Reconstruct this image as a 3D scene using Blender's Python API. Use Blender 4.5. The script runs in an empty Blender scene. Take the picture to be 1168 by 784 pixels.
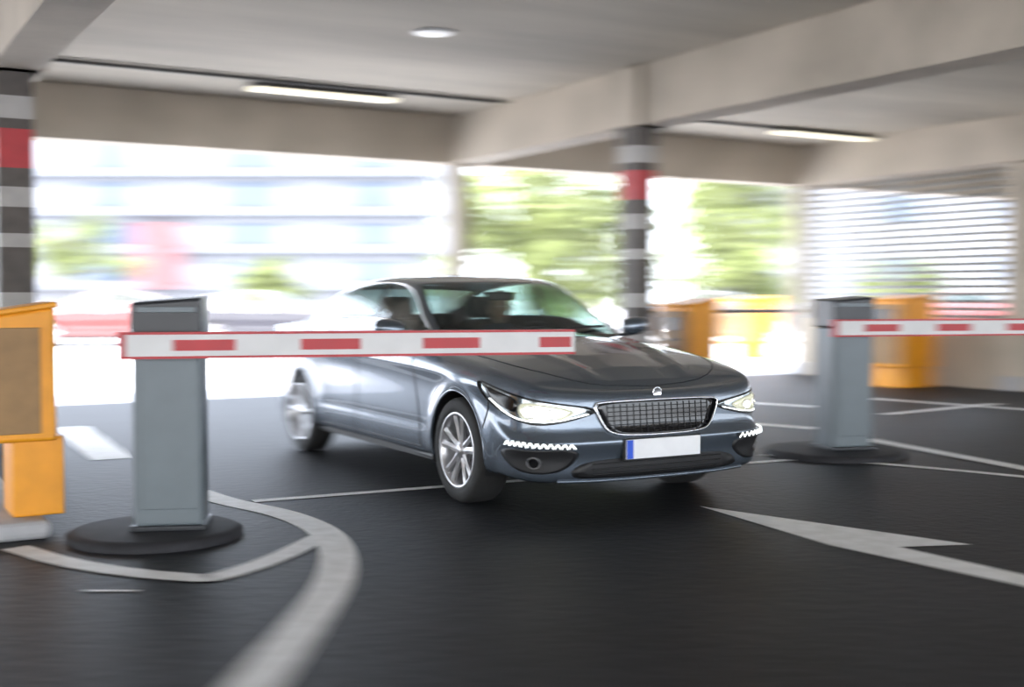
import bpy, bmesh, math, random
import numpy as np
from mathutils import Vector, Matrix
from mathutils.bvhtree import BVHTree
random.seed(4)
S = bpy.context.scene
COL = S.collection

# ------------------------------------------------------------------ materials
def mat(name, c, rough=.5, metal=0., var=.0, scale=8., bump=0., emit=None, es=0., coat=0., stretch=None, spec=.5):
    m = bpy.data.materials.new(name); m.use_nodes = True
    nt = m.node_tree; b = nt.nodes['Principled BSDF']
    b.inputs['Base Color'].default_value = (*c, 1)
    b.inputs['Roughness'].default_value = rough
    b.inputs['Metallic'].default_value = metal
    b.inputs['Specular IOR Level'].default_value = spec
    if coat:
        b.inputs['Coat Weight'].default_value = coat
        b.inputs['Coat Roughness'].default_value = .03
    tc = nt.nodes.new('ShaderNodeTexCoord')
    mp = nt.nodes.new('ShaderNodeMapping')
    if stretch: mp.inputs['Scale'].default_value = stretch
    nz = nt.nodes.new('ShaderNodeTexNoise')
    nz.inputs['Scale'].default_value = scale; nz.inputs['Detail'].default_value = 6
    nt.links.new(tc.outputs['Object'], mp.inputs['Vector'])
    nt.links.new(mp.outputs['Vector'], nz.inputs['Vector'])
    if var > 0:
        r = nt.nodes.new('ShaderNodeValToRGB')
        r.color_ramp.elements[0].position = .3; r.color_ramp.elements[1].position = .72
        r.color_ramp.elements[0].color = (*[max(0, x*(1-var)) for x in c], 1)
        r.color_ramp.elements[1].color = (*[min(1, x*(1+var)) for x in c], 1)
        nt.links.new(nz.outputs['Fac'], r.inputs['Fac'])
        nt.links.new(r.outputs['Color'], b.inputs['Base Color'])
    if bump > 0:
        bp = nt.nodes.new('ShaderNodeBump'); bp.inputs['Strength'].default_value = bump
        bp.inputs['Distance'].default_value = .02
        n2 = nt.nodes.new('ShaderNodeTexNoise'); n2.inputs['Scale'].default_value = scale*12
        nt.links.new(mp.outputs['Vector'], n2.inputs['Vector'])
        nt.links.new(n2.outputs['Fac'], bp.inputs['Height'])
        nt.links.new(bp.outputs['Normal'], b.inputs['Normal'])
    if emit:
        b.inputs['Emission Color'].default_value = (*emit, 1)
        b.inputs['Emission Strength'].default_value = es
    return m

M = {}
M['paint'] = mat('car_paint_grey', (.115,.143,.180), .27, .65, .06, 3, coat=1.)
M['paint_red'] = mat('car_paint_red', (.14,.03,.03), .3, .2, .05, 3, coat=1.)
M['paint_blk'] = mat('car_paint_black', (.03,.03,.04), .3, .2, .05, 3, coat=1.)
M['chrome'] = mat('chrome', (.8,.8,.82), .12, 1., .03)
M['gloss_black'] = mat('gloss_black', (.006,.006,.007), .12, 0, .1)
M['mesh_black'] = mat('grille_mesh_black', (.006,.006,.007), .4, 0, .1, spec=.3)
M['plastic'] = mat('black_plastic', (.010,.010,.011), .5, 0, .2)
M['rubber'] = mat('tyre_rubber', (.016,.016,.016), .75, 0, .2, 20)
M['alloy'] = mat('alloy', (.62,.62,.64), .3, .8, .05)
M['disc'] = mat('brake_disc', (.25,.25,.26), .35, .9, .1)
M['cloth'] = mat('seat_cloth', (.035,.037,.04), .85, 0, .2, 30)
M['plate'] = mat('plate_white', (.80,.81,.83), .4, 0, .04)
M['blue'] = mat('plate_blue', (.01,.08,.6), .4, 0, .05)
M['lamp'] = mat('lamp_emit', (1,1,1), .3, emit=(1,.97,.80), es=14)
M['glow'] = mat('lamp_glow', (.6,.6,.5), .15, .3, .4, 60, emit=(.95,.95,.62), es=.32)  # weak warm emission stands in for the glow around the lit headlamps
M['drl'] = mat('led_emit', (1,1,1), .3, emit=(.95,1,1), es=4)
M['lens'] = mat('lamp_reflector', (.30,.33,.34), .12, .85, .35, 30)
M['skin'] = mat('skin', (.35,.2,.14), .5, 0, .08)
M['shirt'] = mat('shirt', (.04,.05,.08), .8, 0, .1)
M['hair'] = mat('hair', (.03,.02,.012), .6, 0, .3, 60)
def glass():
    m = bpy.data.materials.new('car_glass'); m.use_nodes = True
    nt = m.node_tree; nt.nodes.clear()
    o = nt.nodes.new('ShaderNodeOutputMaterial'); mx = nt.nodes.new('ShaderNodeMixShader')
    t = nt.nodes.new('ShaderNodeBsdfTransparent'); g = nt.nodes.new('ShaderNodeBsdfGlossy')
    t.inputs['Color'].default_value = (.55,.68,.65,1); g.inputs['Roughness'].default_value = .02
    f = nt.nodes.new('ShaderNodeLayerWeight'); f.inputs['Blend'].default_value = .5
    p = nt.nodes.new('ShaderNodeMath'); p.operation='POWER'; p.inputs[1].default_value=3.2
    a = nt.nodes.new('ShaderNodeMath'); a.operation='MULTIPLY_ADD'; a.inputs[1].default_value=.6; a.inputs[2].default_value=.06
    nt.links.new(f.outputs['Facing'], p.inputs[0]); nt.links.new(p.outputs[0], a.inputs[0])
    nt.links.new(a.outputs[0], mx.inputs[0]); nt.links.new(t.outputs[0], mx.inputs[1])
    nt.links.new(g.outputs[0], mx.inputs[2]); nt.links.new(mx.outputs[0], o.inputs[0])
    return m
M['glass'] = glass()
M['asphalt'] = mat('garage_floor', (.011,.012,.015), .55, 0, .35, 1.3, bump=.3, spec=.27)
M['conc'] = mat('concrete', (.46,.405,.33), .85, 0, .18, 1.2, bump=.1)
M['conc_ceil'] = mat('concrete_ceiling', (.51,.465,.39), .85, 0, .24, .8, bump=.1, stretch=(.25,1,1))
M['conc_grey'] = mat('concrete_kerb', (.42,.42,.43), .8, 0, .15, 4, bump=.1)
M['kerb_dark'] = mat('kerb_dark', (.03,.03,.034), .7, 0, .2, 6, spec=.25)
M['ground'] = mat('exterior_paving', (.60,.60,.62), .8, 0, .1, .3)
M['line'] = mat('road_paint', (.92,.92,.90), .6, 0, .12, 9)
M['red'] = mat('red_paint', (.42,.010,.016), .4, 0, .08)
M['redcol'] = mat('red_band', (.42,.025,.03), .5, 0, .12)
M['white'] = mat('white_paint', (.62,.62,.62), .4, 0, .05)
M['colblack'] = mat('column_dark_band', (.085,.072,.062), .6, 0, .2)
M['colwhite'] = mat('column_white_band', (.38,.365,.345), .6, 0, .1)
M['grey'] = mat('gate_grey', (.14,.168,.185), .4, .1, .06)
M['greydk'] = mat('gate_dark', (.025,.028,.033), .35, .1, .1)
M['yellow'] = mat('machine_yellow', (.85,.34,.01), .45, 0, .07)
M['beige'] = mat('machine_panel', (.30,.17,.06), .5, 0, .15)
M['screen'] = mat('screen', (.02,.03,.04), .15, 0, .1)
M['bwall'] = mat('facade_white', (.135,.145,.165), .8, 0, .05, .4)
M['bslab'] = mat('facade_slab', (.085,.095,.115), .8, 0, .05, .4)
M['bwin'] = mat('facade_window', (.025,.042,.075), .5, 0, .4, .5)
M['bwin2'] = mat('facade_window_pale', (.055,.075,.108), .5, 0, .2, .5)
M['bred'] = mat('facade_red', (.13,.05,.055), .7, 0, .1)
M['leaf'] = mat('foliage', (.135,.165,.055), .6, 0, .6, .8)
M['bark'] = mat('bark', (.08,.07,.06), .9, 0, .3)
M['louver'] = mat('louver_metal', (.35,.35,.34), .45, .2, .08)
M['tube'] = mat('fluorescent', (1,1,1), .4, emit=(1,.92,.66), es=1.2)
M['downl'] = mat('downlight', (.8,.8,.8), .4, emit=(1,1,1), es=.3)
M['conduit'] = mat('conduit', (.06,.055,.05), .5, 0, .1)

# ------------------------------------------------------------------ helpers
def mk(name, v, f, mats, parent=None, smooth=False, idx=None):
    me = bpy.data.meshes.new(name)
    me.from_pydata([tuple(map(float, p)) for p in v], [], [tuple(int(i) for i in q) for q in f])
    for m in (mats if isinstance(mats, (list, tuple)) else [mats]): me.materials.append(m)
    if idx is not None:
        for p, i in zip(me.polygons, idx): p.material_index = i
    if smooth:
        for p in me.polygons: p.use_smooth = True
    me.update()
    o = bpy.data.objects.new(name, me); COL.objects.link(o)
    if parent: o.parent = parent
    return o
def empty(name, loc=(0,0,0), rz=0):
    e = bpy.data.objects.new(name, None); COL.objects.link(e)
    e.location = loc; e.rotation_euler = (0,0,rz); e.empty_display_size = .2
    return e
def box(name, size, loc, m, parent=None, rot=(0,0,0), bev=0., top=None):
    bm = bmesh.new(); bmesh.ops.create_cube(bm, size=1)
    for v in bm.verts:
        if top and v.co.z > 0: v.co.x *= top[0]; v.co.y *= top[1]
        v.co.x *= size[0]; v.co.y *= size[1]; v.co.z *= size[2]
    if bev: bmesh.ops.bevel(bm, geom=bm.edges[:], offset=bev, segments=3, affect='EDGES', profile=.5)
    me = bpy.data.meshes.new(name); bm.to_mesh(me); bm.free(); me.materials.append(m)
    o = bpy.data.objects.new(name, me); COL.objects.link(o)
    o.location = loc; o.rotation_euler = rot
    if parent: o.parent = parent
    return o
def multibox(name, boxes, mats, parent=None):
    v=[];f=[];ix=[]
    for b in boxes:
        n=len(v); x0,x1,y0,y1,z0,z1=b[:6]
        v+=[(x0,y0,z0),(x1,y0,z0),(x1,y1,z0),(x0,y1,z0),(x0,y0,z1),(x1,y0,z1),(x1,y1,z1),(x0,y1,z1)]
        f+=[tuple(n+i for i in q) for q in ((0,3,2,1),(4,5,6,7),(0,1,5,4),(1,2,6,5),(2,3,7,6),(3,0,4,7))]
        ix+=[b[6] if len(b)>6 else 0]*6
    return mk(name,v,f,mats,parent,idx=ix)
def tube(name, pts, r, m, parent=None, cyc=False):
    cu = bpy.data.curves.new(name,'CURVE'); cu.dimensions='3D'; cu.bevel_depth=r; cu.bevel_resolution=2
    sp = cu.splines.new('POLY'); sp.points.add(len(pts)-1)
    for i,p in enumerate(pts): sp.points[i].co=(*map(float,p),1)
    sp.use_cyclic_u=cyc; cu.materials.append(m)
    if not cyc: cu.use_fill_caps=True
    o=bpy.data.objects.new(name,cu); COL.objects.link(o)
    if parent: o.parent=parent
    return o
def lathe(name, prof, m, parent=None, seg=48, axis='y', close=False):
    v=[];f=[];n=len(prof)
    for i in range(seg):
        a=2*math.pi*i/seg
        for r,h in prof:
            if axis=='y': v.append((r*math.cos(a),h,r*math.sin(a)))
            else: v.append((r*math.cos(a),r*math.sin(a),h))
    for i in range(seg):
        j=(i+1)%seg
        for k in range(n-1): f.append((i*n+k,i*n+k+1,j*n+k+1,j*n+k))
    return mk(name,v,f,m,parent,True)
def basis(m, n, deg=3):
    kn = np.concatenate([np.zeros(deg), np.linspace(0,1,m-deg+1), np.ones(deg)])
    t = np.linspace(0,1,n); t[-1] = 1-1e-9
    B = np.array([[1. if kn[i]<=x<kn[i+1] else 0. for i in range(len(kn)-1)] for x in t])
    for d in range(1,deg+1):
        N = np.zeros((n,len(kn)-1-d))
        for i in range(len(kn)-1-d):
            a = kn[i+d]-kn[i]; b = kn[i+d+1]-kn[i+1]
            if a>0: N[:,i]+=(t-kn[i])/a*B[:,i]
            if b>0: N[:,i]+=(kn[i+d+1]-t)/b*B[:,i+1]
        B=N
    return B
def sst(a,b,x):
    t=np.clip((x-a)/(b-a),0,1); return t*t*(3-2*t)
def chaikin(p, n=2, closed=True):
    p=[Vector(q) for q in p]
    for _ in range(n):
        q=[]; L=len(p)
        if not closed: q.append(p[0])
        for i in range(L if closed else L-1):
            a=p[i]; b=p[(i+1)%L]
            q+= [a*.75+b*.25, a*.25+b*.75]
        if not closed: q.append(p[-1])
        p=q
    return p
def resample(p, n, closed=False):
    P=[Vector(q) for q in p]
    if closed: P=P+[P[0]]
    d=[0]
    for a,b in zip(P,P[1:]): d.append(d[-1]+(b-a).length)
    out=[]
    for i in range(n):
        t=d[-1]*i/(n if closed else n-1)
        k=0
        while k<len(d)-2 and d[k+1]<t: k+=1
        s=(t-d[k])/max(1e-9,d[k+1]-d[k]); out.append(P[k].lerp(P[k+1],min(1,s)))
    return out

# ------------------------------------------------------------------ the car
def build_car():
    root = empty('car')
    C = np.array([
     (.90,0,.725,.20),(.90,.34,.725,.20),(.872,.67,.743,.20),(.79,.875,.772,.205),(.50,.914,.83,.215),
     (.20,.914,.88,.22),(-.20,.912,.92,.22),(-.7,.897,.945,.22),(-1.4,.892,.965,.22),(-2.1,.895,.98,.22),
     (-2.6,.908,1.0,.22),(-3.1,.908,1.02,.24),(-3.55,.87,1.035,.27),(-3.84,.72,1.03,.28),(-3.92,.35,1.03,.28),(-3.92,0,1.03,.28)])
    nt_,nv=260,84
    O = basis(len(C),nt_)@C
    T = np.gradient(O[:,:2],axis=0); T/=np.linalg.norm(T,axis=1)[:,None]
    Nn = np.stack([T[:,1],-T[:,0]],1); Nn[0]=(1,0); Nn[-1]=(-1,0)
    x=O[:,0]; zt=O[:,2]; zb=O[:,3]
    wf=sst(.30,.74,x)[:,None]; wr=sst(-3.35,-3.75,x)[:,None]
    one=np.ones_like(zt)
    def W(lst): return (np.stack([a*one for a,_ in lst],1), np.stack([z*one if not callable(z) else z(zt,zb) for _,z in lst],1))
    side=[(.095,lambda t,b:t),(.045,lambda t,b:t-.015),(.004,lambda t,b:t-.10),(.0,lambda t,b:t-.13),(.020,lambda t,b:t-.20),(.020,.60),(.020,.47),(.020,.36),(.028,.28),(.06,lambda t,b:b),(.2,lambda t,b:b)]
    frnt=[(.12,lambda t,b:t),(.062,lambda t,b:t-.012),(.048,.665),(.042,.58),(.035,.49),(.002,.455),(.0,.415),(.035,.35),(.03,.27),(.05,lambda t,b:b),(.2,lambda t,b:b)]
    rear=[(.05,lambda t,b:t),(.005,lambda t,b:t-.01),(.0,lambda t,b:t-.04),(.05,lambda t,b:t-.12),(.06,.78),(.04,.66),(.0,.58),(.0,.45),(.02,.36),(.06,lambda t,b:b),(.2,lambda t,b:b)]
    (si,sz),(fi,fz),(ri,rz)=W(side),W(frnt),W(rear)
    ins=si*(1-wf-wr)+fi*wf+ri*wr; zz=sz*(1-wf-wr)+fz*wf+rz*wr
    wx=O[:,0:1]-Nn[:,0:1]*ins; wy=np.maximum(0,O[:,1:2]-Nn[:,1:2]*ins)
    wall=np.stack([wx,wy,zz],2)
    ex,ey,ez=wall[:,0,0],wall[:,0,1],wall[:,0,2]
    zc=np.interp(ex,[-3.87,-3.6,-3.2,-1,-.55,-.3,0,.3,.55,.70,.78],[1.03,1.085,1.09,1.03,1.03,1.01,.968,.908,.842,.775,.725])
    deck=[]
    for f in (0,.3,.6,.85):
        deck.append(np.stack([ex,ey*f,zc+(ez-zc)*f**2.3],1))
    G=np.concatenate([np.stack(deck,1),wall],1)
    P=np.einsum('vm,tmc->tvc',basis(G.shape[1],nv),G)
    X,Y,Z=P[...,0],P[...,1],P[...,2]
    hood=sst(-.5,-.3,X)*sst(.76,.6,X)*(np.arange(nv)[None,:]<nv*.33)
    yl=.30+.26*(.75-X)/1.15
    Z+=hood*.020*np.exp(-((Y-yl)/.030)**2)
    Z-=hood*.008*np.exp(-((Y-yl+.07)/.04)**2)
    Z+=hood*.010*sst(yl-.02,yl+.05,Y)*sst(.82,.7,Y)*0.6
    for xw in (0,-2.86):
        r=np.hypot(X-xw,Z-.325)
        Y+=(Y>.7)*.013*np.exp(-((r-.385)/.06)**2)
    Y-= (Y>.8)*.003*np.exp(-((Z-.44)/.03)**2)*sst(-.4,-.6,X)*sst(-2.5,-2.3,X)
    V=P.reshape(-1,3); nV=len(V); VM=V*np.array([1,-1,1])
    allV=np.concatenate([V,VM])
    fc=[];full=[]
    for i in range(nt_-1):
        for j in range(nv-1):
            a=i*nv+j; q=(a,a+nv,a+nv+1,a+1)
            c=(V[q[0]]+V[q[1]]+V[q[2]]+V[q[3]])/4
            qm=tuple(nV+k for k in reversed(q))
            full+= [q,qm]
            skip=False
            for xw in (0,-2.86):
                if math.hypot(c[0]-xw,c[2]-.325)<.368 and c[1]>.5 and c[2]<.72: skip=True
            if -3.02<c[0]<-.72 and c[1]<.74 and c[2]>.9: skip=True
            if not skip: fc+=[q,qm]
    body=mk('body',allV,fc,M['paint'],root,True)
    bm=bmesh.new(); bm.from_mesh(body.data); bmesh.ops.remove_doubles(bm,verts=bm.verts,dist=1e-5)
    bmesh.ops.recalc_face_normals(bm,faces=bm.faces); bm.to_mesh(body.data); bm.free()
    bvh=BVHTree.FromPolygons([tuple(v) for v in allV],full)
    def proj(o,d,off):
        h=bvh.ray_cast(Vector(o),Vector(d).normalized())
        if h[0] is None:
            h=bvh.find_nearest(Vector(o)+Vector(d).normalized()*2)
        n=h[1].copy()
        if n.dot(Vector(d))>0: n=-n
        return h[0]+n*off
    def fr(s=1):
        return lambda u,v,off: proj((3,u*s,v),(-1,0,0),off)
    def ob(s):
        k=.7071
        def F(u,v,off):
            o=Vector((-k*u+2*k, (k*u+2*k)*s, v)); return proj(o,(-k,-k*s,0),off)
        return F
    def sd(s): return lambda u,v,off: proj((u,3*s,v),(0,-s,0),off)
    def tp(s): return lambda u,v,off: proj((u,v*s,3),(0,0,-1),off)
    def patch(name,poly,F,off,m,rings=7,n=72,ch=2,parent=root,skirt=.012):
        P2=resample(chaikin([Vector((a,b,0)) for a,b in poly],ch),n,True)
        c=sum(P2,Vector())/len(P2)
        v=[];f=[]
        for p in P2: v.append(F(p.x,p.y,off-skirt))
        for k in range(rings):
            s=1-k/rings
            for p in P2:
                q=c+(p-c)*s; v.append(F(q.x,q.y,off))
        v.append(F(c.x,c.y,off))
        for k in range(rings):
            for i in range(n):
                j=(i+1)%n; f.append((k*n+i,k*n+j,(k+1)*n+j,(k+1)*n+i))
        for i in range(n): f.append((rings*n+i,rings*n+(i+1)%n,(rings+1)*n))
        o=mk(name,v,f,m,parent,True)
        b2=bmesh.new(); b2.from_mesh(o.data); bmesh.ops.recalc_face_normals(b2,faces=b2.faces); b2.to_mesh(o.data); b2.free()
        return [F(p.x,p.y,off) for p in P2]
    def pline(name,pts,F,off,r,m,n=40,ch=1):
        P2=resample(chaikin([Vector((a,b,0)) for a,b in pts],ch,False),n)
        return tube(name,[F(p.x,p.y,off) for p in P2],r,m,root)
    # --- grille
    g=[(-.45,.655),(-.36,.663),(-.2,.666),(.2,.666),(.36,.663),(.45,.655),(.42,.585),(.37,.500),(.30,.474),(.15,.466),(-.15,.466),(-.30,.474),(-.37,.500),(-.42,.585)]
    o=patch('grille',g,fr(),.004,M['gloss_black'],ch=1)
    tube('grille_frame',[p+Vector((.004,0,0)) for p in o],.0075,M['chrome'],root,True)
    k=-.36
    while k<=.361:
        top=.648; bot=.480+max(0,(abs(k)-.30))*.8
        pline('grille_slat',[(k,top),(k,(top+bot)/2),(k,bot)],fr(),.006,.0026,M['mesh_black'],8)
        k+=.045
    for zz_ in (.505,.53,.555,.58,.605,.63):
        pline('grille_bar',[(-.36,zz_),(0,zz_),(.36,zz_)],fr(),.006,.0022,M['mesh_black'],30)
    bd=lathe('badge',[(0,.0),(.030,.0),(.034,-.004),(.030,-.008),(.026,-.006),(0,-.007)],M['chrome'],root,32)
    bd.location=proj((3,0,.704),(-1,0,0),.004); bd.rotation_euler=(0,math.radians(-35),math.radians(90))
    # lower intake
    patch('lower_intake',[(-.62,.25),(-.54,.325),(-.3,.34),(.3,.34),(.54,.325),(.62,.25),(.44,.225),(-.44,.225)],fr(),.004,M['plastic'])
    for zz_ in (.255,.285,.315):
        pline('intake_bar',[(-.46,zz_),(0,zz_),(.46,zz_)],fr(),.008,.004,M['gloss_black'],30)
    pline('bumper_lip',[(-.66,.225),(-.3,.212),(.3,.212),(.66,.225)],fr(),.006,.012,M['paint'],40)
    pl=proj((3,0,.41),(-1,0,0),0)
    box('number_plate_holder',(.02,.55,.13),(pl.x+.002,0,.388),M['plastic'],root,bev=.004)
    box('number_plate',(.008,.53,.112),(pl.x+.016,0,.390),M['plate'],root,bev=.002)
    box('plate_strip',(.004,.045,.108),(pl.x+.020,-.2415,.390),M['blue'],root)
    for s in (-1,1):
        F=ob(s)
        hl=[(-.33,.622),(-.1,.662),(.1,.696),(.28,.738),(.45,.788),(.38,.69),(.26,.615),(.08,.552),(-.06,.545),(-.20,.574)]
        e=patch('headlight',hl,F,.004,M['lens'],ch=2)
        tube('headlight_seal',e,.005,M['gloss_black'],root,True)
        patch('headlight_bezel',[(.12,.685),(.26,.718),(.38,.755),(.32,.68),(.22,.63),(.13,.60)],F,.008,M['gloss_black'],5)
        patch('headlight_glow',[(-.20,.618),(-.05,.655),(.11,.675),(.12,.595),(.05,.562),(-.06,.557),(-.15,.580)],F,.009,M['glow'],5)  # emissive patch imitating headlamp glow, laid behind the lamps
        for u,v,r in ((-.075,.602,.030),(.045,.617,.038)):
            pts=[(u+r*1.15*math.cos(a),v+r*.9*math.sin(a)) for a in np.linspace(0,2*math.pi,13)[:-1]]
            e=patch('headlamp',pts,F,.014,M['lamp'],3,24,1)
            tube('headlamp_ring',e,.005,M['chrome'],root,True)
        pline('headlight_drl',[(-.25,.598),(-.08,.558),(.08,.565),(.2,.60),(.32,.68)],F,.009,.0030,M['drl'])
        pod=[(-.24,.41),(.02,.405),(.21,.41),(.25,.375),(.16,.29),(-.02,.262),(-.16,.29)]
        patch('fog_pod',pod,F,.004,M['plastic'])
        pline('led_strip',[(-.20,.425),(0,.437),(.19,.443)],F,.006,.012,M['plastic'])
        zzp=[]
        for t in range(23):
            q=t/22; zzp.append((-.195+.38*q,.425+.018*q+(.010 if t%2 else -.010)))
        P2=[F(a,b,.019) for a,b in zzp]
        tube('led_zigzag',P2,.0034,M['drl'],root)
        pts=[(.02+.036*math.cos(a),.335+.034*math.sin(a)) for a in np.linspace(0,2*math.pi,13)[:-1]]
        e=patch('fog_lamp',pts,F,.010,M['gloss_black'],3,24,1); tube('fog_ring',e,.0035,M['disc'],root,True)
        patch('tail_light',[(-3.45,.80),(-3.5,.93),(-3.75,.93),(-3.75,.80)],sd(s),.004,M['red'],5)
        for nm,pts in (('door_gap_a',[(-.66,.93),(-.64,.75),(-.57,.5),(-.56,.29)]),('door_gap_b',[(-1.67,.95),(-1.67,.6),(-1.69,.29)]),
                    ('door_gap_c',[(-2.62,.98),(-2.60,.82),(-2.45,.65),(-2.36,.45),(-2.34,.29)]),('sill_gap',[(-.56,.29),(-1.4,.29),(-2.34,.29)]),
                    ('bumper_gap',[(.36,.50),(.40,.60),(.42,.68)])):
            pline(nm,pts,sd(s),.0,.0045,M['plastic'])
        pline('sill',[(-.40,.235),(-1.4,.235),(-2.46,.235)],sd(s),.004,.018,M['plastic'])
        pline('hood_gap',[(-.50,.775),(-.2,.775),(.2,.76),(.48,.70),(.66,.55),(.735,.36),(.76,.0)],tp(s),.0,.0035,M['plastic'],60)
        for hx,hz in ((-1.50,.845),(-2.44,.865)):
            p=proj((hx,3*s,hz),(0,-s,0),.02)
            box('door_handle',(.19,.022,.026),p,M['chrome'],root,bev=.008)
        for xw in (0,-2.86):
            pts=[]
            for a in np.linspace(math.radians(-14),math.radians(194),60):
                p=proj((xw+.368*math.cos(a),3*s,.325+.368*math.sin(a)),(0,-s,0),-.004); pts.append(p)
            tube('arch_lip',pts,.009,M['paint'],root)
            v=[];f=[];n=40
            for i in range(n):
                a=math.radians(-18+216*i/(n-1))
                for yy in (.50,.885):
                    v.append((xw+.372*math.cos(a),yy*s,.325+.372*math.sin(a)))
            for i in range(n-1): f.append((2*i,2*i+1,2*i+3,2*i+2))
            v.append((xw,.5*s,.325)); 
            for i in range(n-1): f.append((2*i,2*i+2,len(v)-1))
            mk('wheel_liner',v,f,M['plastic'],root)
        bm=bmesh.new(); bmesh.ops.create_uvsphere(bm,u_segments=24,v_segments=16,radius=1)
        for v in bm.verts:
            c=v.co; c.x*= .07 if c.x>0 else .045; c.y=math.copysign(abs(c.y)**.8,c.y)*.115; c.z=math.copysign(abs(c.z)**.8,c.z)*.068
            c.z+=c.y*.08*s
        me=bpy.data.meshes.new('mirror'); bm.to_mesh(me); bm.free(); me.materials.append(M['paint'])
        for p in me.polygons: p.use_smooth=True
        mo=bpy.data.objects.new('mirror',me); COL.objects.link(mo); mo.parent=root; mo.location=(-.80,.985*s,1.05)
        tube('mirror_arm',[(-.78,.80*s,.97),(-.79,.88*s,.985),(-.80,.96*s,1.0)],.02,M['plastic'],root)
        box('mirror_glass',(.006,.18,.10),(-.842,.985*s,1.05),M['chrome'],root,bev=.002)
    multibox('underbody',[(-3.6,.70,-.60,.60,.19,.30),(-2.45,-.42,-.84,.84,.21,.28)],M['plastic'],root)  # plain black boxes under the body, put in to block light
    # --- greenhouse
    prof=np.array([(-.34,.965),(-.52,1.075),(-.86,1.25),(-1.16,1.395),(-1.58,1.44),(-2.05,1.43),(-2.55,1.345),(-2.98,1.21),(-3.35,1.105),(-3.55,1.06)])
    ns,nw=230,90
    st=basis(len(prof),ns)@prof; B=basis(7,nw)
    Pts=np.zeros((ns,nw,3))
    for i,(sx,zr) in enumerate(st):
        zb_=np.interp(sx,[-3.55,-2.7,-1.4,-.34],[1.0,.985,.955,.925]); yb=np.interp(sx,[-3.55,-3.1,-2.5,-1.4,-.7,-.34],[.66,.735,.79,.805,.80,.78])
        h=max(.02,zr-zb_); ln=.44
        y3=yb-ln*.92*h-.015
        ct=np.array([(yb,zb_-.03),(yb-ln*.33*h,zb_+.33*h),(yb-ln*.70*h,zb_+.70*h),(y3,zb_+.945*h),(.80*y3,zr-.012*h/.45),(.42*y3,zr),(0,zr)])
        pt=B@ct
        w1=float(sst(-1.55,-.6,sx)); w2=float(sst(-2.4,-3.2,sx))
        xx=sx-.27*w1*(pt[:,0]/.8)**2+.14*w2*(pt[:,0]/.75)**2
        Pts[i,:,0]=xx; Pts[i,:,1]=pt[:,0]; Pts[i,:,2]=pt[:,1]
    V=Pts.reshape(-1,3); nV=len(V); allV=np.concatenate([V,V*np.array([1,-1,1])])
    fs=[];fi_=[];fg=[]
    v0,v1,v2=.10,.44,.565
    for i in range(ns-1):
        sx=(st[i,0]+st[i+1,0])/2
        for j in range(nw-1):
            v=(j+.5)/(nw-1); a=i*nw+j; q=(a,a+nw,a+nw+1,a+1); qm=tuple(nV+k for k in reversed(q))
            isg=False; mi=0
            if v0<v<v1 and -2.92<sx<-.50:
                isg=True
                if -1.69<sx<-1.62 or -2.55<sx<-2.53: isg=False; mi=1
            if v>v2 and (sx>-1.17 or -3.34<sx<-2.58):
                isg=True
                if v<v2+.02 or sx>-.40 or -1.17<sx<-1.15: isg=False; mi=1
            if isg: fg+=[q,qm]
            else: fs+=[q,qm]; fi_+=[mi,mi]
    cab=mk('cabin_shell',allV,fs,[M['paint'],M['gloss_black']],root,True,fi_)
    gl=mk('windows',allV,fg,M['glass'],root,True)
    for o_ in (cab,gl):
        bm=bmesh.new(); bm.from_mesh(o_.data); bmesh.ops.remove_doubles(bm,verts=bm.verts,dist=1e-5)
        bmesh.ops.delete(bm,geom=[v for v in bm.verts if not v.link_faces],context='VERTS')
        bmesh.ops.recalc_face_normals(bm,faces=bm.faces); bm.to_mesh(o_.data); bm.free()
    j0=int(round(v0*(nw-1))); j1=int(round(v1*(nw-1))); i0=int(np.argmin(abs(st[:,0]+.50))); i1=int(np.argmin(abs(st[:,0]+2.92)))
    for s in (-1,1):
        lp=[Pts[i,j0] for i in range(i0,i1+1,3)]+[Pts[i1,j] for j in range(j0,j1+1,3)]+[Pts[i,j1] for i in range(i1,i0-1,-3)]
        tube('window_trim',[(p[0],p[1]*s+.003*s,p[2]) for p in lp],.0075,M['chrome'],root,True)
    for y0,y1 in ((-.55,.05),(.0,.58)):
        tube('wiper',[(-.40,y0,1.03),(-.46,(y0+y1)/2,1.055),(-.50-abs(y1)*.18,y1,1.055)],.009,M['plastic'],root)
    # --- interior
    box('dashboard',(.42,1.36,.22),(-.93,0,.86),M['cloth'],root,bev=.06)
    tor=[(-1.20-.07*math.sin(a)*.35,.38+.185*math.cos(a),.90+.185*math.sin(a)*.93) for a in np.linspace(0,2*math.pi,33)[:-1]]
    tube('steering_wheel',tor,.015,M['plastic'],root,True)
    tube('steering_spoke',[(-1.20,.20,.90),(-1.19,.38,.89),(-1.20,.56,.90)],.014,M['plastic'],root)
    tube('steering_column',[(-1.19,.38,.89),(-.95,.38,.84)],.03,M['plastic'],root)
    for y in (-.38,.38):
        box('seat_cushion',(.50,.50,.16),(-1.62,y,.47),M['cloth'],root,bev=.05)
        box('seat_back',(.14,.48,.60),(-1.93,y,.79),M['cloth'],root,rot=(0,math.radians(-14),0),bev=.05,top=(.8,.8))
        box('headrest',(.10,.26,.17),(-2.03,y,1.18),M['cloth'],root,rot=(0,math.radians(-10),0),bev=.04)
    box('rear_bench',(.5,1.25,.16),(-2.55,0,.47),M['cloth'],root,bev=.05)
    box('rear_backrest',(.14,1.2,.5),(-2.86,0,.75),M['cloth'],root,rot=(0,math.radians(-20),0),bev=.05)
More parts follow.
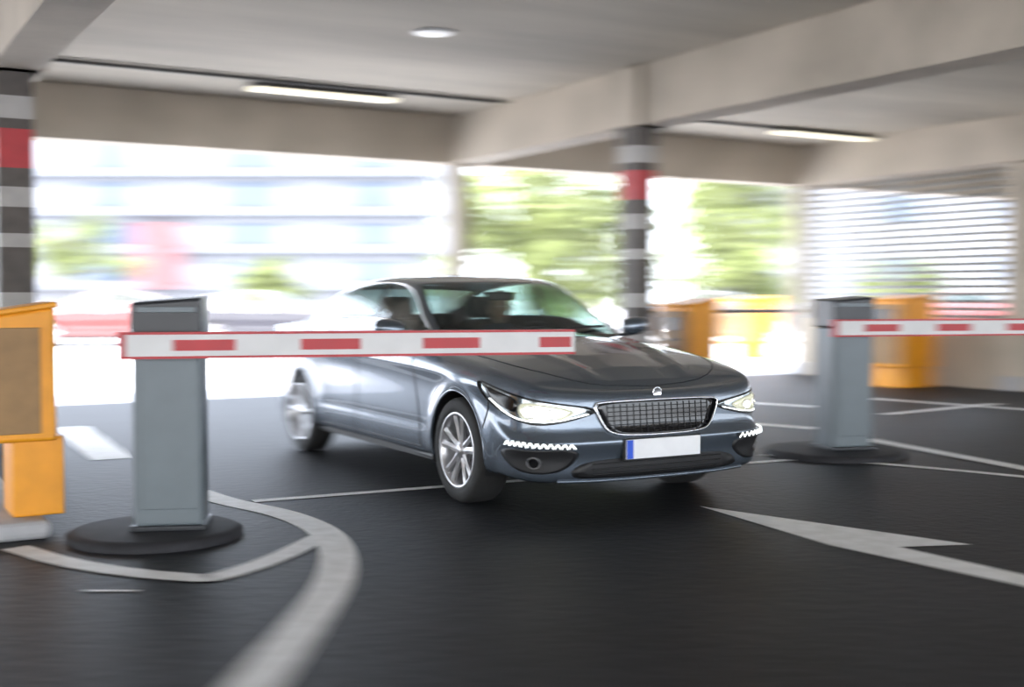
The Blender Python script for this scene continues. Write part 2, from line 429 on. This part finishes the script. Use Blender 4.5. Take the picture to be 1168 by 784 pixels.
    for y in (-.38,.38): box('rear_headrest',(.08,.24,.12),(-2.92,y,1.06),M['cloth'],root,bev=.03)
    box('interior_mirror',(.03,.22,.06),(-1.08,0,1.27),M['plastic'],root,bev=.012)
    box('cabin_floor',(2.6,1.5,.04),(-1.85,0,.33),M['cloth'],root)
    # --- wheels
    def wheel(x,s):
        w=empty('wheel',(x,.79*s,.325),0 if s<0 else math.pi); w.parent=root
        lathe('tyre',[(.222,-.088),(.232,-.104),(.262,-.110),(.296,-.108),(.314,-.098),(.323,-.078),(.3255,-.04),(.3255,.04),(.323,.078),(.31,.1),(.222,.1)],M['rubber'],w,72)
        lathe('rim',[(.236,-.104),(.230,-.109),(.216,-.106),(.210,-.085),(.203,-.06),(.2,.08)],M['alloy'],w,72)
        lathe('brake_disc',[(0,.0),(.155,.0),(.155,.02)],M['disc'],w,48)
        lathe('rim_back',[(0,.05),(.205,.05)],M['plastic'],w,48)
        lathe('hub',[(0,-.092),(.03,-.092),(.034,-.086),(.05,-.082),(.062,-.07),(.062,.0)],M['alloy'],w,36)
        v=[];f=[]
        for k in range(5):
            for dd in (-12.5,12.5):
                a0=2*math.pi*k/5+math.radians(90+dd*1.4); a1=2*math.pi*k/5+math.radians(90+dd)
                n=len(v); rs=[(.045,.022,-.080,.03),(.13,.019,-.088,.026),(.214,.024,-.098,.022)]
                for r,hw,yo,th in rs:
                    a=a0 if r<.1 else a1
                    ca,sa=math.cos(a),math.sin(a)
                    for q,yy in ((-hw,yo+.006),(0,yo-.004),(hw,yo+.006),(hw,yo+th),(-hw,yo+th)):
                        v.append((r*ca-q*sa,yy,r*sa+q*ca))
                for b in range(2):
                    for i in range(5): f.append((n+b*5+i,n+b*5+(i+1)%5,n+b*5+5+(i+1)%5,n+b*5+5+i))
        mk('spokes',v,f,M['alloy'],w)
        return w
    for x in (0,-2.86):
        for s in (-1,1): wheel(x,s)
    return root

car=build_car()
CARLOC=Vector((.44,7.77,0)); CARROT=math.atan2(-.871,.49)
car.location=CARLOC; car.rotation_euler=(0,0,CARROT)

def dup(src,paint,loc,rz):
    r=src.copy(); COL.objects.link(r); r.location=loc; r.rotation_euler=(0,0,rz)
    def rec(a,b):
        for c in a.children:
            n=c.copy(); COL.objects.link(n); n.parent=b
            if n.data and M['paint'] in list(n.data.materials):
                n.data=n.data.copy()
                for i,mm in enumerate(n.data.materials):
                    if mm==M['paint']: n.data.materials[i]=paint
            rec(c,n)
    rec(src,r); return r
dup(car,M['paint_red'],(-12.0,31,0),math.radians(190))
dup(car,M['paint_blk'],(-5.0,31.5,0),math.radians(5))
dup(car,M['paint_blk'],(3.6,33,0),math.radians(175))
dup(car,M['paint_red'],(11.5,36,0),math.radians(178))

# ------------------------------------------------------------------ driver
def skin_fig(name,verts,edges,radii,m,parent,root=0,sub=2):
    me=bpy.data.meshes.new(name); me.from_pydata(verts,edges,[]); me.materials.append(m)
    o=bpy.data.objects.new(name,me); COL.objects.link(o); o.parent=parent
    sk=o.modifiers.new('skin','SKIN')
    for i,r in enumerate(radii): me.skin_vertices[0].data[i].radius=(r,r)
    me.skin_vertices[0].data[root].use_root=True
    sk.use_smooth_shade=True
    s=o.modifiers.new('sub','SUBSURF'); s.levels=sub; s.render_levels=sub
    return o
dr=empty('driver',CARLOC,CARROT)
bv=[(-1.68,.38,.62),(-1.75,.38,.80),(-1.80,.38,.97),(-1.80,.38,1.05),
    (-1.79,.20,.99),(-1.60,.15,.80),(-1.30,.22,.90),
    (-1.79,.56,.99),(-1.60,.61,.80),(-1.30,.54,.90),
    (-1.50,.29,.62),(-1.18,.28,.68),(-.98,.28,.42),(-1.50,.47,.62),(-1.18,.48,.68),(-.98,.48,.42)]
be=[(0,1),(1,2),(2,3),(2,4),(4,5),(5,6),(2,7),(7,8),(8,9),(0,10),(10,11),(11,12),(0,13),(13,14),(14,15)]
br=[.15,.15,.14,.06,.07,.05,.035,.07,.05,.035,.09,.07,.05,.09,.07,.05]
skin_fig('clothed_body',bv,be,br,M['shirt'],dr)
bm=bmesh.new(); bmesh.ops.create_uvsphere(bm,u_segments=28,v_segments=20,radius=1)
for v in bm.verts:
    c=v.co; zz=c.z
    w=.078*(1-.22*max(0,-zz)); 
    x0,y0=c.x,c.y
    c.y=y0*w; c.x=x0*.098; c.z=zz*.125
    if x0>.9 and abs(y0)<.25 and -.25<zz<.12: c.x+=.02
    if x0>.6 and -.02<zz<.2 and .25<abs(y0)<.6: c.x-=.008
me=bpy.data.meshes.new('head'); bm.to_mesh(me); bm.free(); me.materials.append(M['skin'])
for p in me.polygons:p.use_smooth=True
hd=bpy.data.objects.new('head',me); COL.objects.link(hd); hd.parent=dr; hd.location=(-1.77,.38,1.18)
bm=bmesh.new(); bmesh.ops.create_uvsphere(bm,u_segments=24,v_segments=16,radius=1)
bmesh.ops.delete(bm,geom=[v for v in bm.verts if v.co.z<-.3 or (v.co.x>.45 and v.co.z<.55)],context='VERTS')
for v in bm.verts: v.co.x*=.106; v.co.y*=.086; v.co.z*=.134
me=bpy.data.meshes.new('hair'); bm.to_mesh(me); bm.free(); me.materials.append(M['hair'])
h2=bpy.data.objects.new('hair',me); COL.objects.link(h2); h2.parent=dr; h2.location=(-1.775,.38,1.185)
for s in (-1,1):
    box('eye',(.01,.022,.010),(-1.687,.38+.03*s,1.19),M['white'],dr,bev=.003)
    box('ear',(.03,.012,.05),(-1.78,.38+.08*s,1.175),M['skin'],dr,bev=.005)
    y=.38+.16*s
    hv=[(-1.32,y,.895),(-1.25,y+.01*s,.91)];he=[(0,1)];hr=[.028,.03]
    for k in range(4):
        n=len(hv); z=.935-.02*k
        hv+=[(-1.215,y+.022*s,z),(-1.19,y+.03*s,z),(-1.18,y+.01*s,z)]; he+=[(1,n),(n,n+1),(n+1,n+2)]; hr+=[.010,.009,.008]
    n=len(hv); hv+=[(-1.235,y-.02*s,.94),(-1.21,y-.03*s,.955)]; he+=[(1,n),(n,n+1)]; hr+=[.011,.009]
    skin_fig('hand',hv,he,hr,M['skin'],dr,0,1)
box('mouth',(.008,.04,.008),(-1.690,.38,1.115),M['red'],dr,bev=.002)

# ------------------------------------------------------------------ garage structure (grid frame at E)
E=Vector((-.53,16.5,0)); RZ=math.radians(30.5)
bx=Vector((math.cos(RZ),math.sin(RZ),0)); ax=Vector((math.sin(RZ),-math.cos(RZ),0))
def G(u,w,z=0): 
    p=E+bx*u+ax*w; return Vector((p.x,p.y,z))
def obox(name,u0,u1,w0,w1,z0,z1,m,bev=.0):
    return box(name,(u1-u0,w1-w0,z1-z0),G((u0+u1)/2,(w0+w1)/2,(z0+z1)/2),m,rot=(0,0,RZ),bev=bev)
ZB,ZC=3.05,3.67
WE=23.
obox('floor',-26,26,-.15,WE,-.2,0,M['asphalt'])
obox('ceiling',-26,26,-.3,WE,ZC,4.2,M['conc_ceil'])
obox('exterior_paving',-150,150,-260,-.15,-.22,-.005,M['ground'])
obox('exterior_road',-60,60,WE,60,-.22,-.005,M['ground'])
for u in (-19,-12.7,-6.45,-.20,6.1,12.4,18.7):
    obox('ceiling_beam',u-.19,u+.19,.17,WE,ZB,ZC,M['conc'],.01)
obox('edge_beam',-26,26,-.18,.16,ZB,ZC,M['conc'],.01)
def column(u,w,striped=True,hw=.14):
    p=G(u,w)
    c=empty('column',p,RZ)
    if striped:
        z=[(0,.25,0),(.25,.45,1),(.45,.7,0),(.7,.9,1),(.9,1.15,0),(1.15,1.30,1),(1.30,1.66,0),(1.66,1.77,1),(1.77,1.98,0),(1.98,2.14,1),(2.14,2.29,0),(2.29,2.60,2),(2.60,2.68,0),(2.68,2.86,1),(2.86,ZB,0)]
        bs=[(-hw,hw,-hw,hw,a,b,i) for a,b,i in z]
        multibox('shaft',bs,[M['colblack'],M['colwhite'],M['redcol']],c)
        multibox('capital',[(-hw-.09,hw+.09,-hw-.14,hw+.14,ZB-.0,ZC-.01)],M['conc'],c)
    else:
        box('shaft',(2*hw,2*hw,ZB),(0,0,ZB/2),M['conc'],c,bev=.02)
        box('base',(2*hw+.06,2*hw+.06,.2),(0,0,.1),M['conc_grey'],c,bev=.02)
    return c
for u in (-12.7,-6.45,-.24,6.1,12.4):
    column(u,4.08,u<3)
    column(u,0,False,.13)
    if u not in(-6.45,-.24): column(u,12)
lw=empty('louvre_screen')
v=[];f=[]
for w0,w1 in ((.2,3.85),(4.3,9)):
    z=.98
    while z<3.0:
        n=len(v)
        for w in (w0,w1):
            for du,dz in ((-.03,-.018),(.03,.018),(.03,.026),(-.03,-.010)):
                v.append(G(6.1+du,w,z+dz))
        f+=[(n,n+1,n+5,n+4),(n+1,n+2,n+6,n+5),(n+2,n+3,n+7,n+6),(n+3,n,n+4,n+7),(n,n+3,n+2,n+1),(n+4,n+5,n+6,n+7)]
        z+=.105
mk('slats',v,f,M['louver'],lw)
for w in (.25,1.9,5.6,7.8):
    o=obox('louvre_post',6.07,6.13,w-.03,w+.03,.925,ZB-.01,M['louver']); o.parent=lw
obox('wall_right',6.0,6.2,.2,WE-1,0,.92,M['conc'])

def batten(u,w):
    e=empty('fluorescent_light',G(u,w,ZC),RZ)
    box('housing',(1.75,.17,.05),(0,0,-.03),M['conduit'],e,bev=.01)
    box('diffuser',(1.70,.15,.05),(0,0,-.075),M['tube'],e,bev=.015)
batten(-2.70,1.35); batten(4.9,1.65); batten(-9.5,1.7)
for u in (-9.5,-3,3): 
    for w in (11,16): batten(u,w)  # out-of-view battens, added to brighten the interior
e=empty('ceiling_downlight',G(-2.95,4.65,ZC),0)
lathe('rim',[(0,-.0),(.17,-.0),(.17,-.012),(.16,-.02),(0,-.02)],M['white'],e,axis='z'); lathe('diffuser',[(.155,-.021),(.14,-.026),(0,-.028)],M['downl'],e,axis='z')
for a,b in ((-6.25,-.5),(.1,5.9)):
    o=tube('ceiling_conduit',[G(a,1.70,ZC-.03),G(b,1.70,ZC-.03)],.022,M['conduit'])

# ------------------------------------------------------------------ barrier gates
def gate(loc,rz,L,armrz,armoff,R,iso):
    g=empty('barrier_gate',loc,rz)
    lathe('island',[(0,.05),(R-.06,.05),(R-.03,.046),(R,.03),(R,0)],M['kerb_dark'],g,64,'z').location=iso
    box('foot_plate',(.38,.34,.03),(0,0,.062),M['greydk'],g,bev=.008)
    box('cabinet',(.35,.30,.95),(0,0,.545),M['grey'],g,bev=.018)
    box('door_panel',(.29,.012,.80),(.015,-.152,.56),M['grey'],g,bev=.005)
    v=[(-.182,-.158,1.02),(.182,-.158,1.02),(.182,.158,1.02),(-.182,.158,1.02),(-.182,-.158,1.235),(.182,-.158,1.262),(.182,.158,1.275),(-.182,.158,1.245)]
    h=mk('head',v,[(0,3,2,1),(4,5,6,7),(0,1,5,4),(1,2,6,5),(2,3,7,6),(3,0,4,7)],M['greydk'],g)
    md=h.modifiers.new('b','BEVEL'); md.width=.016; md.segments=3
    box('head_cap',(.30,.010,.03),(.0,-.162,1.20),M['grey'],g,bev=.003)
    lathe('pivot',[(0,armoff+.055),(.05,armoff+.055),(.055,armoff+.06),(.055,-.15)],M['greydk'],g,32).location=(0,0,1.02)
    a=empty('arm',(0,armoff+.03,1.02),armrz-rz); a.parent=g
    x0=-.20; bs=[(x0,L,-.02,.02,-.058,.058,0),(x0,L,-.024,.024,.055,.068,1),(x0,L,-.024,.024,-.068,-.055,1),(x0-.02,x0+.02,-.025,.025,-.068,.068,1)]
    t=x0+.25
    while t<L-.1:
        bs.append((t,min(L-.02,t+.31),-.0225,.0225,-.028,.028,1)); t+=.64
    multibox('boom',bs,[M['white'],M['red']],a)
    return g
gate((-1.81,6.36,0),math.radians(8),2.17,math.atan2(.55,2.32),-.30,.45,(-.08,-.04,0))
gate((2.66,9.62,0),math.radians(14),3.0,math.radians(14),-.24,.55,(-.08,0,0))

# ------------------------------------------------------------------ ticket machines
def machine(loc,rz,w=.42,d=.40,h=1.2,zb=0.,face=False,cb=.28):
    m=empty('ticket_machine',loc,rz)
    v=[(-w/2,-d/2,cb),(w/2,-d/2,cb),(w/2,d/2,cb),(-w/2,d/2,cb),(-w/2,-d/2,h-.06),(w/2,-d/2,h),(w/2,d/2,h),(-w/2,d/2,h-.06)]
    o=mk('cabinet',v,[(0,3,2,1),(4,5,6,7),(0,1,5,4),(1,2,6,5),(2,3,7,6),(3,0,4,7)],M['yellow'],m)
    md=o.modifiers.new('b','BEVEL'); md.width=.02; md.segments=3
    pw=w-.08 if not face else w-.14
    box('pedestal',(pw,d-.08,cb+.02-zb),(w/2-pw/2-.01+(.05 if face else 0),0,zb+(cb+.02-zb)/2),M['yellow'],m,bev=.01)
    box('front_panel',(.02,d-.06,h-cb-.17),(-w/2-.004,0,(h+cb)/2-.03),M['beige'],m,bev=.006)
    box('screen',(.01,d*.5,.14),(-w/2-.018,0,h-.25),M['screen'],m,bev=.003)
    box('ticket_slot',(.02,d*.35,.03),(-w/2-.016,0,h-.42),M['greydk'],m,bev=.003)
    lathe('button',[(0,0),(.022,0),(.024,-.01)],M['red'],m,20).location=(-w/2-.02,0,h-.5)
    box('lid',(w+.03,d+.03,.03),(0,0,h-.02),M['yellow'],m,rot=(0,-math.atan2(.06,w),0),bev=.01)
    if face:
        box('side_panel',(w-.10,.012,.56),(-.03,-d/2-.002,h-.39),M['beige'],m,bev=.004)
    return m
machine((-2.70,6.45,.0),RZ,.40,.42,1.215,.10,True,.50)
machine((1.92,13.1,0),RZ,.42,.56,1.22)
machine((5.45,16.9,0),RZ,.72,.7,1.27)
machine((5.0,25,0),RZ,.7,.7,1.25)
def island(name,p0,direction,L,wd,h,m):
    rz=math.atan2(direction[1],direction[0]); e=box(name,(L,wd,h),(p0[0]+direction[0]*L/2,p0[1]+direction[1]*L/2,h/2),m,rot=(0,0,rz),bev=.04); return e
island('kerb_island',(-2.66,6.08),(-.508,.862),5.0,.60,.10,M['conc_grey'])
rl=empty('guard_rail')
tube('rail',[(2.3,19.2,1.02),(6.0,21.0,1.02)],.035,M['conduit'],rl)
for t in (0.05,.5,.95): tube('rail_post',[(2.3+3.7*t,19.2+1.8*t,-.01),(2.3+3.7*t,19.2+1.8*t,1.02)],.03,M['conduit'],rl)

# ------------------------------------------------------------------ floor markings
def strip(name,pts,wd,smooth=2,z=.004):
    P=chaikin([Vector((a,b,0)) for a,b in pts],smooth,False) if len(pts)>2 else [Vector((a,b,0)) for a,b in pts]
    v=[];f=[]
    for i,p in enumerate(P):
        t=(P[min(i+1,len(P)-1)]-P[max(i-1,0)]).normalized(); n=Vector((-t.y,t.x,0))*wd/2
        v+=[(p.x+n.x,p.y+n.y,z),(p.x-n.x,p.y-n.y,z)]
    for i in range(len(P)-1): f.append((2*i+2,2*i+3,2*i+1,2*i))
    return mk(name,v,f,M['line'])
strip('lane_line',[(-2.05,7.75),(-1.75,7.35),(-1.30,6.95),(-.93,6.3),(-.78,5.4),(-.80,4.6),(-.84,3.9),(-.95,2.0),(-1.1,0)],.18,3)
strip('lane_line',[(-2.5,6.0),(-2.15,5.68),(-1.75,5.45),(-1.40,5.34),(-1.34,5.34),(-1.14,5.72),(-1.0,6.3)],.14,1,.006)
strip('lane_line',[(-1.60,7.38),(2.2,9.28)],.09)
strip('lane_line',[(2.0,9.55),(3.0,8.9),(3.9,8.1)],.10,2,.005)
strip('lane_line',[(3.1,10.7),(3.55,9.4),(3.95,8.2),(4.6,6.5)],.16,2,.007)
strip('lane_line',[(2.25,12.0),(3.1,11.3)],.2)
strip('lane_line',[(2.6,14.4),(3.6,13.6)],.2)
strip('lane_line',[(4.2,15.1),(5.9,13.2),(6.6,12.4)],.16)
strip('lane_line',[(4.0,12.8),(5.7,14.1)],.14,1,.006)
strip('lane_line',[(-4.3,11.6),(-3.1,9.3)],.32)
strip('lane_line',[(-1.84,5.12),(-1.62,5.12)],.03)
mk('floor_arrow',[(1.13,7.2,.004),(2.34,6.08,.004),(1.96,6.02,.004),(2.72,4.78,.004),(2.62,4.66,.004),(1.62,6.06,.004)],[(0,5,2,1),(5,4,3,2)],M['line'])

# ------------------------------------------------------------------ exterior
bd=empty('office_building',(0,90,0))
bs=[(-60,-5.5,0,12,0,15,0)]
for k,(z0,z1) in enumerate(((2.45,3.8),(5.2,6.7),(8.0,9.8),(10.9,12.6))):
    for x0,x1 in ((-58,-50),(-46,-38),(-32,-27.8),(-22,-17),(-12.6,-8.2)):
        bs.append((x0,x1,-.05,.2,z0,z1,1 if k<2 and x1<-25 else 4)); 
    bs.append((-60,-5.2,-.5,0,z0-.75,z0-.35,3))
bs.append((-27.6,-24.8,-1.2,0,1.8,6.7,2))
multibox('facade',bs,[M['bwall'],M['bwin'],M['bred'],M['bslab'],M['bwin2']],bd)
b2=empty('white_building',(0,60,0))
multibox('facade',[(11,40,0,10,0,12,0)]+[(x,x+2.5,-.05,.1,z,z+1.2,1) for x in (18,24,30) for z in (2,5,8)],[M['bwall'],M['bwin2']],b2)

def tree(name,loc,r,h,n,cl,trunk=True):
    t=empty(name,loc)
    cs=[(random.gauss(0,r*.5),random.gauss(0,r*.42),h+random.gauss(0,r*.5)) for _ in range(cl)]
    v=[];f=[]
    for _ in range(n):
        c=random.choice(cs); p=Vector(c)+Vector((random.gauss(0,1),random.gauss(0,1),random.gauss(0,1))).normalized()*random.uniform(.2,.42)*r*.8
        if p.z<.3: p.z=.3+random.random()*.2
        a=Vector((random.gauss(0,1),random.gauss(0,1),random.gauss(0,1))).normalized(); b=a.orthogonal().normalized(); c2=a.cross(b)
        s=random.uniform(.10,.2); k=len(v)
        v+=[p-b*s,p+c2*s*.6,p+b*s,p-c2*s*.6]; f.append((k,k+1,k+2,k+3))
    mk('leaves',v,f,M['leaf'],t)
    if trunk:
        tube('trunk',[(0,0,0),(.1,0,h*.5),(0,.1,h)],.16,M['bark'],t)
        for c in cs[:8]: tube('branch',[(.05,0,h*.55),c],.05,M['bark'],t)
tree('tree',(.2,42,0),2.7,3.8,4800,30)
tree('tree',(3.0,47,0),3.0,4.6,4800,30)
tree('tree',(8.0,45,0),2.8,3.8,4600,30)
tree('tree',(-22.5,60,0),2.0,4.2,2200,16)
tree('bush',(-9.8,48,0),1.7,1.6,3200,16,False)
tree('bush',(1.2,37,0),1.5,1.1,2000,16,False)
tree('bush',(7.5,38,0),1.4,1.2,2000,14,False)
tree('bush',(13.5,42,0),1.4,1.2,2000,14,False)

# ------------------------------------------------------------------ light
w=bpy.data.worlds.new('sky'); S.world=w; w.use_nodes=True
nt=w.node_tree; bg=nt.nodes['Background']
sky=nt.nodes.new('ShaderNodeTexSky')
try:
    sky.sky_type='NISHITA'; sky.sun_disc=False; sky.sun_elevation=math.radians(48); sky.sun_rotation=math.radians(200); sky.dust_density=4; sky.air_density=1.
except Exception: pass
mx=nt.nodes.new('ShaderNodeMixRGB'); mx.inputs[0].default_value=.6; mx.inputs[2].default_value=(6.3,6.7,7.4,1)
nt.links.new(sky.outputs[0],mx.inputs[1]); nt.links.new(mx.outputs[0],bg.inputs['Color'])
bg.inputs['Strength'].default_value=1.25
sl=bpy.data.lights.new('sun','SUN'); sl.energy=18; sl.angle=math.radians(1); sl.color=(1,.96,.9)
so=bpy.data.objects.new('sun',sl); COL.objects.link(so)
so.rotation_euler=Vector((.35,.55,-.9)).to_track_quat('-Z','Y').to_euler()

# ------------------------------------------------------------------ camera
cd=bpy.data.cameras.new('camera'); co=bpy.data.objects.new('camera',cd); COL.objects.link(co)
cd.sensor_width=36; cd.lens=1370/1168*36; cd.clip_end=500
co.location=(0,0,1.27); co.rotation_euler=(math.radians(90-2.26),0,0)
cd.dof.use_dof=True; cd.dof.focus_distance=7.2; cd.dof.aperture_fstop=1.8; cd.dof.aperture_ratio=.068
S.camera=co
S.view_settings.view_transform='Standard'
S.view_settings.look='None'
S.view_settings.exposure=-0.05
